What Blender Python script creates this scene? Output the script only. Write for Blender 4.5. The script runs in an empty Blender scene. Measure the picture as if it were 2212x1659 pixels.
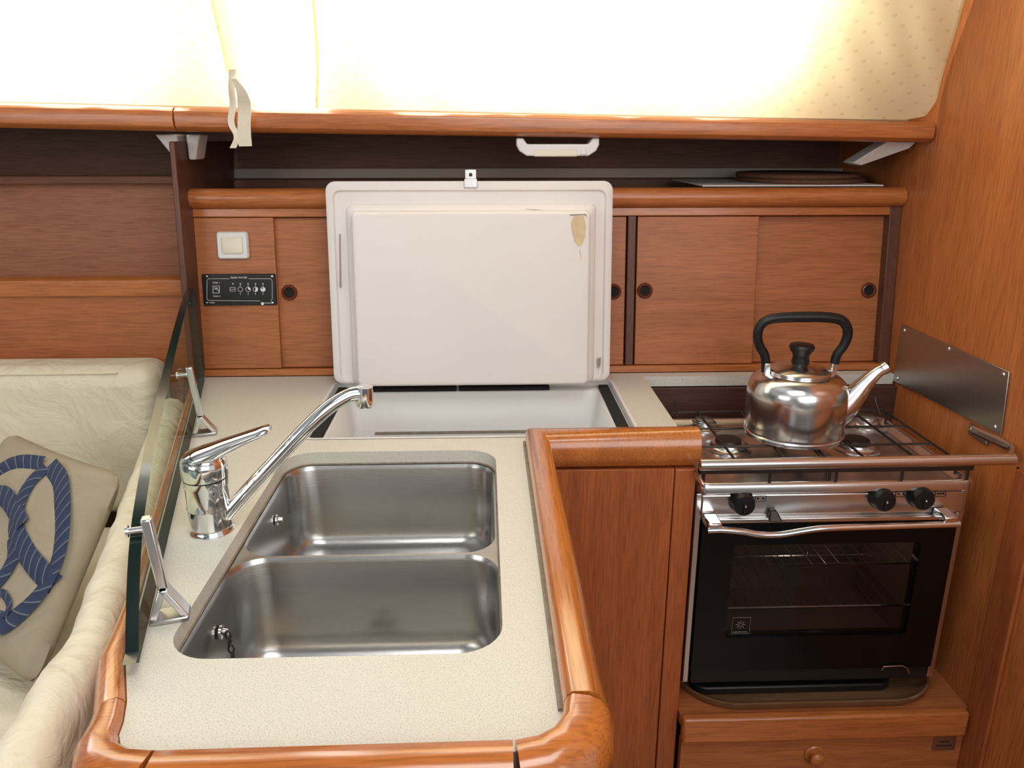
import bpy, bmesh, math, random
from mathutils import Vector, Matrix, noise
from math import sin, cos, tan, pi, radians
V=Vector
random.seed(4)
S=bpy.context.scene
COL=S.collection
F=1700.; CX=1106.; CY=829.5
PT=radians(17.3); YW=radians(2.0)
CAM=V((0,0,1.42))
fwd=V((sin(YW)*cos(PT),cos(YW)*cos(PT),-sin(PT))); rt=V((cos(YW),-sin(YW),0)); up=rt.cross(fwd)
cd=bpy.data.cameras.new('camera'); cam=bpy.data.objects.new('camera',cd); COL.objects.link(cam)
cam.matrix_world=Matrix(((rt.x,up.x,-fwd.x,CAM.x),(rt.y,up.y,-fwd.y,CAM.y),(rt.z,up.z,-fwd.z,CAM.z),(0,0,0,1)))
cd.sensor_width=36; cd.lens=F/2212*36; cd.clip_start=.02
S.camera=cam
S.view_settings.view_transform='Standard'
S.view_settings.look='None'

# ---- measuring the place from the photograph -------------------------
def ray(px,py): return (fwd*F+rt*(px-CX)-up*(py-CY)).normalized()
def PP(px,py,pt,n):
    d=ray(px,py); return CAM+d*((V(pt)-CAM).dot(n)/d.dot(n))
def PZ(px,py,z): return PP(px,py,(0,0,z),V((0,0,1)))
def PY(px,py,y): return PP(px,py,(0,y,0),V((0,1,0)))
def PX(px,py,x): return PP(px,py,(x,0,0),V((1,0,0)))
TL=radians(7); tv=V((0,sin(TL),cos(TL))); nv=V((0,cos(TL),-sin(TL)))
def FR(by,x,s,o=0): return V((x,by,.9))+tv*s-nv*o
def F2(by,px,py,o=0):
    b=V((0,by,.9))-nv*o; p=PP(px,py,b,nv); return p.x,(p-b).dot(tv)

# ---- colour and materials -------------------------------------------
def rgb(r,g,b):
    f=lambda c:(c/255/12.92) if c/255<=.04045 else ((c/255+.055)/1.055)**2.4
    return (f(r),f(g),f(b),1)
def newmat(name):
    m=bpy.data.materials.new(name); m.use_nodes=True; nt=m.node_tree
    return m,nt,nt.nodes['Principled BSDF']
def plain(name,c,rough=.5,metal=0,coat=0,bump=0,bscale=60,var=0,spec=None,stretch=(1,1,1),dist=.004,distort=0):
    m,nt,b=newmat(name)
    b.inputs['Base Color'].default_value=c; b.inputs['Roughness'].default_value=rough
    b.inputs['Metallic'].default_value=metal; b.inputs['Coat Weight'].default_value=coat
    b.inputs['Coat Roughness'].default_value=.08
    if spec is not None: b.inputs['Specular IOR Level'].default_value=spec
    tc=nt.nodes.new('ShaderNodeTexCoord'); mp=nt.nodes.new('ShaderNodeMapping'); mp.inputs['Scale'].default_value=stretch
    nt.links.new(tc.outputs['Object'],mp.inputs['Vector'])
    n=nt.nodes.new('ShaderNodeTexNoise'); n.inputs['Scale'].default_value=bscale; n.inputs['Detail'].default_value=4; n.inputs['Distortion'].default_value=distort
    nt.links.new(mp.outputs['Vector'],n.inputs['Vector'])
    if var:
        mx=nt.nodes.new('ShaderNodeMix'); mx.data_type='RGBA'
        mx.inputs[6].default_value=tuple(x*(1-var) for x in c[:3])+(1,); mx.inputs[7].default_value=tuple(min(1,x*(1+var)) for x in c[:3])+(1,)
        nt.links.new(n.outputs['Fac'],mx.inputs[0]); nt.links.new(mx.outputs[2],b.inputs['Base Color'])
    if bump:
        bp=nt.nodes.new('ShaderNodeBump'); bp.inputs['Strength'].default_value=bump; bp.inputs['Distance'].default_value=dist
        nt.links.new(n.outputs['Fac'],bp.inputs['Height']); nt.links.new(bp.outputs['Normal'],b.inputs['Normal'])
    return m
def wood(name,light,dark,axis='x',rough=.35,coat=.3,fig=1.0,k=1.0,fine=.7):
    m,nt,b=newmat(name); N=nt.nodes.new; L=nt.links.new
    tc=N('ShaderNodeTexCoord')
    def tex(al,ac,scale,det,dist):
        mp=N('ShaderNodeMapping'); i='xyz'.index(axis); sc=[ac]*3; sc[i]=al
        mp.inputs['Scale'].default_value=sc; L(tc.outputs['Object'],mp.inputs['Vector'])
        n=N('ShaderNodeTexNoise'); n.inputs['Scale'].default_value=scale; n.inputs['Detail'].default_value=det; n.inputs['Distortion'].default_value=dist
        L(mp.outputs['Vector'],n.inputs['Vector']); return n
    a=tex(.9,8*k,2.5,6,.8); f=tex(8,170*k,2.2,3,.2)
    r=N('ShaderNodeValToRGB'); r.color_ramp.elements[0].position=.25; r.color_ramp.elements[1].position=.75
    mid=tuple((x+y)/2 for x,y in zip(light,dark)); 
    r.color_ramp.elements[0].color=tuple(m_*(1-.5*fig)+d*.5*fig for m_,d in zip(mid,dark))[:3]+(1,); r.color_ramp.elements[1].color=light
    L(a.outputs['Fac'],r.inputs['Fac'])
    r2=N('ShaderNodeValToRGB'); r2.color_ramp.elements[0].position=.34; r2.color_ramp.elements[0].color=(.60,.55,.50,1); r2.color_ramp.elements[1].position=.56; r2.color_ramp.elements[1].color=(1,1,1,1)
    L(f.outputs['Fac'],r2.inputs['Fac'])
    mx=N('ShaderNodeMix'); mx.data_type='RGBA'; mx.blend_type='MULTIPLY'; mx.inputs[0].default_value=fine
    L(r.outputs['Color'],mx.inputs[6]); L(r2.outputs['Color'],mx.inputs[7]); L(mx.outputs[2],b.inputs['Base Color'])
    b.inputs['Roughness'].default_value=rough; b.inputs['Coat Weight'].default_value=coat; b.inputs['Coat Roughness'].default_value=.16
    bp=N('ShaderNodeBump'); bp.inputs['Strength'].default_value=.06; bp.inputs['Distance'].default_value=.002
    L(f.outputs['Fac'],bp.inputs['Height']); L(bp.outputs['Normal'],b.inputs['Normal'])
    return m
M={}
M['teak_x']=wood('teak_horizontal',rgb(184,112,64),rgb(150,84,46),'x',.46,.08,.7,1.4)
M['teak_z']=wood('teak_vertical',rgb(180,100,52),rgb(140,70,34),'z',.42,.15,.7,1.2)
M['bulk']=wood('bulkhead_teak',rgb(204,125,68),rgb(170,94,48),'z',.4,.25,.7,.9)
M['rail_x']=wood('varnished_rail_x',rgb(196,118,62),rgb(156,85,43),'x',.32,.35,.7)
M['rail_y']=wood('varnished_rail_y',rgb(204,124,54),rgb(162,86,34),'y',.22,.8,.8)
M['rail_f']=wood('varnished_rail_front',rgb(198,116,52),rgb(152,78,32),'x',.22,.8,.8)
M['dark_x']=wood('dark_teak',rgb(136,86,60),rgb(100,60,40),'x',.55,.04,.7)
M['recess']=wood('recess_teak',rgb(190,126,92),rgb(160,98,68),'x',.5,.04,.6)
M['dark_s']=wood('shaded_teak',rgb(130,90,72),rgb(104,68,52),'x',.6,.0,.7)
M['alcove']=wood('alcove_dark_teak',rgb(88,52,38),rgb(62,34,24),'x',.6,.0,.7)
M['dark_z']=wood('dark_teak_edge',rgb(108,65,46),rgb(74,42,28),'z',.5,.05,.7)
M['floor']=wood('cabin_sole',rgb(150,100,62),rgb(106,62,34),'y',.35,.3)
M['white']=plain('white_plastic',rgb(224,222,220),.4,0,.05,.02,8,.02)
M['lid']=plain('aged_white_lid',rgb(228,222,218),.6,0,0,.05,5,.05,spec=.3)
M['offwhite']=plain('ivory_plastic',rgb(230,222,202),.4,var=.02)
M['greige']=plain('shaded_strip_paint',rgb(170,158,146),.6,var=.06,bscale=8)
M['chrome']=plain('chrome',(.84,.85,.86,1),.09,1,bump=.02,bscale=25)
M['kettle']=plain('worn_polished_steel',(.76,.755,.75,1),.19,1,bump=.08,bscale=26,var=.1)
M['steel']=plain('stainless_steel',(.74,.735,.73,1),.24,1,bump=.02,bscale=40,stretch=(1,12,12))
M['plate']=plain('brushed_plate',(.50,.49,.48,1),.32,1,bump=.04,bscale=30,stretch=(12,1,12),var=.1)
M['sink']=plain('brushed_sink_steel',(.49,.485,.48,1),.27,1,bump=.03,bscale=40,stretch=(1,1,8),var=.12)
M['black']=plain('black_plastic',rgb(22,22,23),.4,var=.1,spec=.4)
M['rubber']=plain('black_foam_seal',rgb(14,14,13),.85,bump=.5,bscale=200)
M['enamel']=plain('black_door_glass',rgb(6,8,11),.12,0,0,var=.1,spec=.32)
M['iron']=plain('dark_wire',rgb(66,58,54),.38,.7,var=.2)
M['leather']=plain('cream_leather',rgb(224,215,192),.48,0,.02,.7,9,.04,dist=.016,distort=2.0)
M['mark']=plain('white_print',rgb(225,225,225),.6,var=.02)
M['cork']=plain('dark_cork',rgb(96,62,42),.85,bump=.6,bscale=180,var=.35)
M['paper']=plain('white_sheet',rgb(205,202,198),.7,var=.03)
M['stain']=plain('peeled_tan_patch',rgb(214,190,152),.7,var=.2,bscale=50)
M['crack']=plain('dark_crack',rgb(150,140,128),.8,var=.2)
M['seal']=plain('grimy_caulk',rgb(136,124,108),.7,var=.5,bscale=60,bump=.4)
M['hole']=plain('dark_recess',rgb(16,10,8),.8,var=.1)
M['pull']=plain('dark_red_pull_ring',rgb(110,54,34),.25,0,.6,var=.1)
M['pillow']=plain('taupe_fabric',rgb(162,150,130),.85,bump=.6,bscale=12,var=.16,dist=.012,distort=1)
M['strap']=plain('cream_ribbon',rgb(226,216,196),.8,bump=.4,bscale=50,var=.05)
M['tray']=wood('wood_tray',rgb(140,104,74),rgb(84,60,42),'x',.3,.4)
M['inside']=plain('oven_cavity',rgb(140,120,110),.45,.2,var=.15,bscale=8)
M['wallw']=plain('white_headliner',rgb(228,224,214),.6,var=.03)
m,nt,b=newmat('speckled_laminate'); tc=nt.nodes.new('ShaderNodeTexCoord')
n=nt.nodes.new('ShaderNodeTexNoise'); n.inputs['Scale'].default_value=620; n.inputs['Detail'].default_value=2
nt.links.new(tc.outputs['Object'],n.inputs['Vector'])
r=nt.nodes.new('ShaderNodeValToRGB'); e=r.color_ramp.elements; e[0].position=.30; e[0].color=rgb(182,176,164); e[1].position=.46; e[1].color=rgb(207,203,192)
x=e.new(.72); x.color=rgb(215,211,201)
nt.links.new(n.outputs['Fac'],r.inputs['Fac']); nt.links.new(r.outputs['Color'],b.inputs['Base Color']); b.inputs['Roughness'].default_value=.42
M['lam']=m
def glass(name,tint,gl=.5,rough=.02):
    m,nt,b=newmat(name); N=nt.nodes.new; L=nt.links.new
    nt.nodes.remove(b); o=nt.nodes['Material Output']
    t=N('ShaderNodeBsdfTransparent'); t.inputs['Color'].default_value=tint
    g=N('ShaderNodeBsdfGlossy'); g.inputs['Roughness'].default_value=rough; g.inputs['Color'].default_value=(.9,.95,.92,1)
    fr=N('ShaderNodeLayerWeight'); fr.inputs['Blend'].default_value=.25
    mu=N('ShaderNodeMath'); mu.operation='MULTIPLY'; mu.inputs[1].default_value=gl; L(fr.outputs['Fresnel'],mu.inputs[0])
    mx=N('ShaderNodeMixShader'); L(mu.outputs[0],mx.inputs[0]); L(t.outputs[0],mx.inputs[1]); L(g.outputs[0],mx.inputs[2]); L(mx.outputs[0],o.inputs['Surface'])
    return m
M['glass']=glass('green_tinted_glass',(.88,.93,.89,1),.2)
M['ovenglass']=glass('smoked_oven_glass',(.66,.63,.62,1),.45)
M['gedge']=plain('green_glass_edge',rgb(8,30,26),.2,0,.3,var=.2)
m,nt,b=newmat('dotted_curtain'); N=nt.nodes.new; L=nt.links.new
o=nt.nodes['Material Output']; nt.nodes.remove(b)
tc=N('ShaderNodeTexCoord'); mp=N('ShaderNodeMapping'); mp.inputs['Scale'].default_value=(30,0,42); mp.inputs['Rotation'].default_value=(0,radians(38),0)
L(tc.outputs['Object'],mp.inputs['Vector'])
vo=N('ShaderNodeTexVoronoi'); vo.inputs['Scale'].default_value=1; vo.inputs['Randomness'].default_value=0.0; L(mp.outputs['Vector'],vo.inputs['Vector'])
r=N('ShaderNodeValToRGB'); e=r.color_ramp.elements; e[0].position=.05; e[0].color=(.92,.82,.55,1); e[1].position=.07; e[1].color=(.82,.70,.44,1)
x=e.new(.11); x.color=(.82,.70,.44,1); x=e.new(.135); x.color=(.94,.85,.59,1)
L(vo.outputs['Distance'],r.inputs['Fac'])
tr=N('ShaderNodeBsdfTranslucent'); df=N('ShaderNodeBsdfDiffuse'); L(r.outputs['Color'],tr.inputs['Color']); L(r.outputs['Color'],df.inputs['Color'])
mx=N('ShaderNodeMixShader'); mx.inputs[0].default_value=.40; L(tr.outputs[0],mx.inputs[1]); L(df.outputs[0],mx.inputs[2]); L(mx.outputs[0],o.inputs['Surface'])
M['curtain']=m
m,nt,b=newmat('bright_daylight_pane'); b.inputs['Base Color'].default_value=(.9,.9,.9,1)
b.inputs['Emission Color'].default_value=(1,.965,.885,1); b.inputs['Emission Strength'].default_value=5.6; M['pane']=m
m,nt,b=newmat('rope_print_navy'); N=nt.nodes.new; L=nt.links.new
uv=N('ShaderNodeUVMap'); sp=N('ShaderNodeSeparateXYZ'); L(uv.outputs[0],sp.inputs[0])
a1=N('ShaderNodeMath'); a1.operation='MULTIPLY'; a1.inputs[1].default_value=46; L(sp.outputs[0],a1.inputs[0])
a2=N('ShaderNodeMath'); a2.operation='MULTIPLY'; a2.inputs[1].default_value=1.2; L(sp.outputs[1],a2.inputs[0])
a3=N('ShaderNodeMath'); a3.operation='ADD'; L(a1.outputs[0],a3.inputs[0]); L(a2.outputs[0],a3.inputs[1])
a4=N('ShaderNodeMath'); a4.operation='FRACT'; L(a3.outputs[0],a4.inputs[0])
r=N('ShaderNodeValToRGB'); e=r.color_ramp.elements; e[0].position=.01; e[0].color=rgb(124,126,130); e[1].position=.09; e[1].color=rgb(36,48,78)
x=e.new(.92); x.color=rgb(46,58,88); x=e.new(.995); x.color=rgb(114,116,122)
L(a4.outputs[0],r.inputs['Fac']); L(r.outputs['Color'],b.inputs['Base Color']); b.inputs['Roughness'].default_value=.85
M['rope']=m

# ---- mesh helpers ----------------------------------------------------
def BM(): return bmesh.new()
def loft(bm,rings,c0=True,c1=True,closed=True):
    R=[[bm.verts.new(p) for p in r] for r in rings]; n=len(rings[0])
    for a,b in zip(R,R[1:]):
        for i in range(n if closed else n-1):
            j=(i+1)%n; bm.faces.new((a[i],a[j],b[j],b[i]))
    if c0: bm.faces.new(R[0][::-1])
    if c1: bm.faces.new(R[-1])
    return bm
def hexa(bm,b4,t4): return loft(bm,[[V(p) for p in b4],[V(p) for p in t4]])
def box(bm,x0,x1,y0,y1,z0,z1):
    return hexa(bm,[(x0,y0,z0),(x1,y0,z0),(x1,y1,z0),(x0,y1,z0)],[(x0,y0,z1),(x1,y0,z1),(x1,y1,z1),(x0,y1,z1)])
def fbox(bm,by,x0,x1,s0,s1,o0,o1):
    return hexa(bm,[FR(by,x0,s0,o0),FR(by,x1,s0,o0),FR(by,x1,s1,o0),FR(by,x0,s1,o0)],[FR(by,x0,s0,o1),FR(by,x1,s0,o1),FR(by,x1,s1,o1),FR(by,x0,s1,o1)])
def rr(x0,x1,y0,y1,r,n=6):
    P=[]
    for cx,cy,a in ((x1-r,y1-r,0),(x0+r,y1-r,90),(x0+r,y0+r,180),(x1-r,y0+r,270)):
        for i in range(n+1):
            t=radians(a+90*i/n); P.append((cx+r*cos(t),cy+r*sin(t)))
    return P
def lathe(bm,prof,c,axis=(0,0,1),n=32,c0=True,c1=True):
    a=V(axis).normalized(); u=a.orthogonal().normalized(); w=a.cross(u); c=V(c)
    return loft(bm,[[c+a*h+(u*cos(2*pi*i/n)+w*sin(2*pi*i/n))*max(r,1e-4) for i in range(n)] for r,h in prof],c0,c1)
def smooth(pts,k=6):
    pts=[V(p) for p in pts]; P=[pts[0]*2-pts[1]]+pts+[pts[-1]*2-pts[-2]]; out=[]
    for i in range(1,len(P)-2):
        a,b,c,d=P[i-1:i+3]
        for j in range(k):
            t=j/k; out.append(.5*((2*b)+(c-a)*t+(2*a-5*b+4*c-d)*t*t+(3*b-a-3*c+d)*t**3))
    out.append(pts[-1]); return out
def tube(bm,pts,r,n=12,closed=False,flat=1.0,ref=None):
    pts=[V(p) for p in pts]; m_=len(pts); rs=r if isinstance(r,(list,tuple)) else [r]*m_
    if len(rs)!=m_: rs=[rs[min(len(rs)-1,int(i*(len(rs)-1)/(m_-1)))]*(1-((i*(len(rs)-1)/(m_-1))%1))+rs[min(len(rs)-1,int(i*(len(rs)-1)/(m_-1))+1)]*((i*(len(rs)-1)/(m_-1))%1) for i in range(m_)]
    rings=[]; u=None
    for i,p in enumerate(pts):
        t=(pts[(i+1)%m_ if closed else min(i+1,m_-1)]-pts[i-1 if (i or closed) else 0]).normalized()
        if u is None: u=(V(ref)-t*V(ref).dot(t)).normalized() if ref else t.orthogonal().normalized()
        else: u=(u-t*u.dot(t)).normalized()
        w=t.cross(u)
        rings.append([p+(u*cos(2*pi*j/n)+w*sin(2*pi*j/n)*flat)*rs[i] for j in range(n)])
    if closed: rings.append(rings[0]); return loft(bm,rings,False,False)
    return loft(bm,rings)
def rod(bm,a,b,r,n=8): return tube(bm,[a,b],r,n)
def plate(bm,outer,holes,z0,z1):
    sets=[]
    for z in (z0,z1):
        es=[];loops=[]
        for lp in [outer]+holes:
            vs=[bm.verts.new((p[0],p[1],z)) for p in lp]; loops.append(vs)
            es+=[bm.edges.new((vs[i],vs[(i+1)%len(vs)])) for i in range(len(vs))]
        bmesh.ops.triangle_fill(bm,use_beauty=True,use_dissolve=False,edges=es); sets.append(loops)
    for a,b in zip(*sets):
        for i in range(len(a)):
            j=(i+1)%len(a); bm.faces.new((a[i],a[j],b[j],b[i]))
    return bm
def sweep(bm,path,prof):
    """path in XY; prof (u to the left of travel, z), or one prof per path point"""
    rings=[]; n=len(path); multi=isinstance(prof[0],list)
    for i in range(n):
        p=V(path[i]).to_2d(); d0=(p-V(path[i-1]).to_2d()).normalized() if i else None; d1=(V(path[i+1]).to_2d()-p).normalized() if i<n-1 else None
        d0=d0 or d1; d1=d1 or d0
        n0=V((-d0.y,d0.x)); n1=V((-d1.y,d1.x)); nn=(n0+n1).normalized(); k=1/max(.4,nn.dot(n0))
        rings.append([V((p.x+nn.x*u*k,p.y+nn.y*u*k,z)) for u,z in (prof[i] if multi else prof)])
    return loft(bm,rings)
def addtext(bm,s,size,Mx,align='CENTER'):
    cu=bpy.data.curves.new('t','FONT'); cu.body=s; cu.size=size; cu.align_x=align; cu.align_y='CENTER'; cu.extrude=.0002
    o=bpy.data.objects.new('t',cu); COL.objects.link(o); bpy.context.view_layer.update()
    me=bpy.data.meshes.new_from_object(o.evaluated_get(bpy.context.evaluated_depsgraph_get()))
    me.transform(Mx); bm.from_mesh(me); bpy.data.objects.remove(o); bpy.data.curves.remove(cu); bpy.data.meshes.remove(me)
    return bm
ORG={}
def obj(name,bm,mat,parent=None,bevel=0,seg=2,ang=40,label=None,flatshade=False):
    bmesh.ops.recalc_face_normals(bm,faces=bm.faces)
    if parent is not None: org=ORG[parent.name]
    else:
        xs=[v.co for v in bm.verts]; lo=[min(v[i] for v in xs) for i in range(3)]; hi=[max(v[i] for v in xs) for i in range(3)]
        org=V(((lo[0]+hi[0])/2,(lo[1]+hi[1])/2,lo[2]))
    bmesh.ops.translate(bm,verts=bm.verts,vec=-org)
    me=bpy.data.meshes.new(name); bm.to_mesh(me); bm.free()
    me.materials.append(M[mat] if isinstance(mat,str) else mat)
    if not flatshade:
        for p in me.polygons: p.use_smooth=True
        me.set_sharp_from_angle(angle=radians(ang))
    o=bpy.data.objects.new(name,me); COL.objects.link(o)
    if parent is not None: o.parent=parent
    else: o.location=org
    ORG[o.name]=org
    if bevel:
        md=o.modifiers.new('bevel','BEVEL'); md.width=bevel; md.segments=seg; md.limit_method='ANGLE'; md.angle_limit=radians(35)
    if label: o['label']=label
    return o
def tag(o,label,cat,group=None):
    o['label']=label; o['category']=cat
    if group: o['group']=group
    return o
def thing(name,label,cat,loc,group=None):
    o=bpy.data.objects.new(name,None); COL.objects.link(o); o.location=loc; ORG[o.name]=V(loc); o.empty_display_size=.05
    return tag(o,label,cat,group)
def struct(name,bm,mat,bevel=0,**k):
    o=obj(name,bm,mat,None,bevel,**k); o['kind']='structure'; return o

# =====================================================================
# THE SETTING
# =====================================================================
XR=.95; ZC=.9
struct('floor',box(BM(),-2.2,1.0,-.6,2.3,-.04,0),'floor')
struct('wall_right',box(BM(),XR,XR+.04,.5,2.3,0,2.15),'bulk')
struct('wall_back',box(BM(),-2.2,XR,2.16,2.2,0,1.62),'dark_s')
def cur(z,off=0): return 1.735-.29*(z-1.45)+off
bm=BM(); loft(bm,[[V((-2.2,cur(z,o),z)) for z,o in ((1.45,.09),(2.15,.09),(2.15,.12),(1.45,.12))],[V((XR,cur(z,o),z)) for z,o in ((1.45,.09),(2.15,.09),(2.15,.12),(1.45,.12))]])
struct('wall_upper',bm,'wallw')
def CU(px,py,off=0): return PP(px,py,(0,1.735+off,1.45),V((0,1,.29)).normalized())
def pane(name,x0,x1,z0,z1,r):
    pts=rr(x0,x1,z0,z1,r,8)
    struct(name,loft(BM(),[[V((x,cur(z,.089),z)) for x,z in pts],[V((x,cur(z,.076),z)) for x,z in pts]]),'pane')
pane('window_1',-2.1,CU(335,100).x,1.532,2.0,.06)
pane('window_2',CU(800,100).x,CU(1740,100).x,1.536,2.0,.10)
pane('gap_glow_panel',CU(500,100).x,CU(672,100).x,1.455,2.0,.01)  # emissive panel added over the wall between the curtains, for its overexposed white
struct('trim_1',box(BM(),XR-.008,XR,1.195,1.262,.0,.86),'teak_z',.003)
struct('trim_2',box(BM(),XR-.002,XR,1.262,1.268,.33,.86),'hole')

# =====================================================================
# LOCKER WITH SLIDING DOORS
# =====================================================================
CB=1.75
xl=F2(CB,415,620)[0]; xr=F2(CB,1914,620)[0]
sd0=F2(CB,1100,792)[1]; sd1=F2(CB,1500,466)[1]; st0=F2(CB,1500,447)[1]; st1=F2(CB,1500,404)[1]
lk=thing('locker','long teak wall locker with sliding doors behind the worktop, round finger pulls','locker',((xl+xr)/2,CB+.1,ZC))
bm=BM(); fbox(bm,CB,xl,xr,0,st1-.006,-.30,-.036)
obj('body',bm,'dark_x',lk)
bm=BM(); fbox(bm,CB,xl,xr,.0,sd0,-.035,.004); obj('bottom_rail',bm,'rail_x',lk,.002)
bm=BM(); fbox(bm,CB,xl,xr,sd1,st0,-.035,.000); obj('upper_rail',bm,'rail_x',lk,.002)
bm=BM(); h=st1-st0
prof=[(-.37,st1-.004),(-.01,st1),(.012,st1-.003),(.022,st1-.012),(.024,st0+h*.4),(.018,st0+.006),(.006,st0),(-.035,st0)]
loft(bm,[[FR(CB,x,s,o) for o,s in prof] for x in (xl-.01,XR-.002)])
obj('top_moulding',bm,'rail_x',lk)
def ring_pull(px,py,door,o):
    x,s=F2(CB,px,py,o); c=FR(CB,x,s,o); a=-nv
    obj('finger_pull',lathe(BM(),[(.0115,.0),(.0115,.004),(.0138,.0066),(.0165,.005),(.0185,0)],c,a,28,False,False),'pull',door)
    obj('recess',lathe(BM(),[(.0120,.0002),(.0120,.0006)],c,a,24),'hole',door)
def door(p0,p1,o0,o1,pull=None,name='sliding_door'):
    a=F2(CB,p0,630,o1)[0]; b_=F2(CB,p1,630,o1)[0]
    d=obj(name,fbox(BM(),CB,a,b_,sd0+.001,sd1-.001,o0,o1),'teak_x',lk,.0015)
    if pull: ring_pull(pull[0],pull[1],d,o1)
    return d
door(416,599,-.02,-.002,None,'fixed_panel')
door(600,985,-.03,-.014,(625,632))
door(940,1350,-.022,-.006,(1325,630))
door(1374,1632,-.022,-.006,(1393,628))
door(1620,1907,-.036,-.024,(1876,627))
a=F2(CB,1350,630)[0]; b_=F2(CB,1374,630)[0]
obj('divider',fbox(BM(),CB,a+.004,b_-.003,sd0,sd1,-.03,-.001),'dark_z',lk,.002)
obj('divider',fbox(BM(),CB,F2(CB,1908,630)[0],XR-.001,0,sd1+.02,-.03,.002),'dark_z',lk,.002)

bm=BM(); P=[V((-.658,1.690,.901)),V((-.642,1.690,.901)),V((-.642,1.98,.901)),V((-.658,1.98,.901))]
Q=[V((-.654,1.735,1.415)),V((-.642,1.735,1.415)),V((-.642,2.15,1.415)),V((-.654,2.15,1.415))]
hexa(bm,P,Q)
tag(obj('partition',bm,'dark_z',None,.003),'dark teak upright partition at the left end of the sliding door locker','partition')

x0,s0=F2(CB,472,560); x1,s1=F2(CB,536,500)
sw=thing('light_switch','square ivory light switch on the teak panel above the gauge','switch',FR(CB,(x0+x1)/2,s0,0))
def frr(x0,x1,s0,s1,r,o0,o1,inset=0,by=CB,n=5):
    bm=BM(); A=rr(x0,x1,s0,s1,r,n); B=rr(x0+inset,x1-inset,s0+inset,s1-inset,max(r-inset,.0005),n)
    return loft(bm,[[FR(by,x,s,o0) for x,s in A],[FR(by,x,s,o0+(o1-o0)*.6) for x,s in A],[FR(by,x,s,o1) for x,s in B]])
obj('frame',frr(x0,x1,s0,s1,.007,-.001,.008,.003),'white',sw)
d=.012; obj('rocker',frr(x0+d,x1-d,s0+d,s1-d,.004,.008,.012,.002),'offwhite',sw)

x0,s0=F2(CB,441,660); x1,s1=F2(CB,595,591)
gp=thing('tank_gauge','black fresh water tank gauge panel with white symbols below the switch','gauge',FR(CB,(x0+x1)/2,s0,0))
obj('face_plate',frr(x0,x1,s0,s1,.003,-.001,.004,.001),'black',gp)
def fm(px,py,o=.0042):
    x,s=F2(CB,px,py,o); p=FR(CB,x,s,o); Mx=Matrix.Identity(4)
    for i in range(3): Mx[i][0]=(1,0,0)[i]; Mx[i][1]=tv[i]; Mx[i][2]=-nv[i]; Mx[i][3]=p[i]
    return Mx
for t,px,py,sz in (('FRESH WATER',516,600,.0058),('TANK 1',467,611,.0048),('TANK 2',468,640,.0048),('SYSTEMS',578,655,.004),('MARINE',458,654,.0035)):
    obj('lettering',addtext(BM(),t,sz,fm(px,py)),'mark',gp,flatshade=True)
bm=BM()
def fl(px0,py0,px1,py1,w=.0008):
    a=fm(px0,py0).translation; b_=fm(px1,py1).translation; rod(bm,a,b_,w*.6,5)
def circ(px,py,r,fill=0):
    c=fm(px,py).translation
    tube(bm,[c+V((1,0,0))*r*cos(t*pi/8)+tv*r*sin(t*pi/8) for t in range(16)],.0005,5,True)
    if fill: 
        pts=[c]+[c+V((1,0,0))*r*cos(pi/2-t*2*pi*fill/12)+tv*r*sin(pi/2-t*2*pi*fill/12) for t in range(13)]
        loft(bm,[pts,[p-nv*.0004 for p in pts]])
fl(450,602,495,602);fl(537,602,584,602);fl(584,602,588,607);fl(588,607,588,646);fl(450,602,447,607);fl(447,607,447,646);fl(447,646,450,649);fl(450,649,562,650);fl(588,646,585,650)
for q in ((460,618,474,618),(460,633,474,633),(460,618,460,633),(474,618,474,633),(463,625,471,625),(467,621,467,625),(471,625,472,630),(463,622,471,622)): fl(*q,w=.0010)
for q in ((497,621,508,621),(497,629,508,629),(497,621,497,629),(508,621,508,629),(497,625,508,625)): fl(*q)
for i,(px,f_) in enumerate(((519,0),(536,.3),(552,.55),(568,.85))):
    circ(px,625,.0052,f_); fl(px,615,px,619); fl(px,632,px,637); circ(px,613,.0012)
circ(503,613,.0012); circ(567,656,.003,1)
obj('symbols',bm,'mark',gp)
for px,py in ((447,597),(588,597),(447,654),(589,654)):
    c=fm(px,py,.003).translation; obj('screw',lathe(BM(),[(.0026,0),(.0024,.0018),(.001,.0022)],c,-nv,10),'steel',gp)

# =====================================================================
# SHELF OVER THE LOCKER, VALANCE, LAMP
# =====================================================================
def val(px0,px1,top0,top1,bot0,bot1,name,label,xr_=None):
    A=PY(px0,top0,1.70); B=PY(px1,top1,1.70); a=PY(px0,bot0,1.70); b_=PY(px1,bot1,1.70)
    if xr_: B.x=b_.x=xr_
    a.x=A.x; b_.x=B.x
    def pr(x,t,b): 
        h=t-b
        return [V((x,y,z)) for y,z in ((1.775,t-.004),(1.73,t),(1.712,t-.003),(1.703,t-h*.2),(1.70,t-h*.45),(1.702,b+h*.2),(1.709,b+.004),(1.72,b),(1.775,b))]
    tag(obj(name,loft(BM(),[pr(A.x,A.z,a.z),pr(B.x,B.z,b_.z)]),'rail_x',None,.001),label,'shelf edge')
    return A,B,a,b_
L0=val(-500,369,208,229,265,284,'shelf_moulding','shorter left length of varnished teak moulding under the curtains, left of the seam')
L1=val(372,1996,229,262,284,308,'shelf_moulding','long right length of varnished teak moulding under the curtains, reaching the bulkhead',XR-.003)
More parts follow.
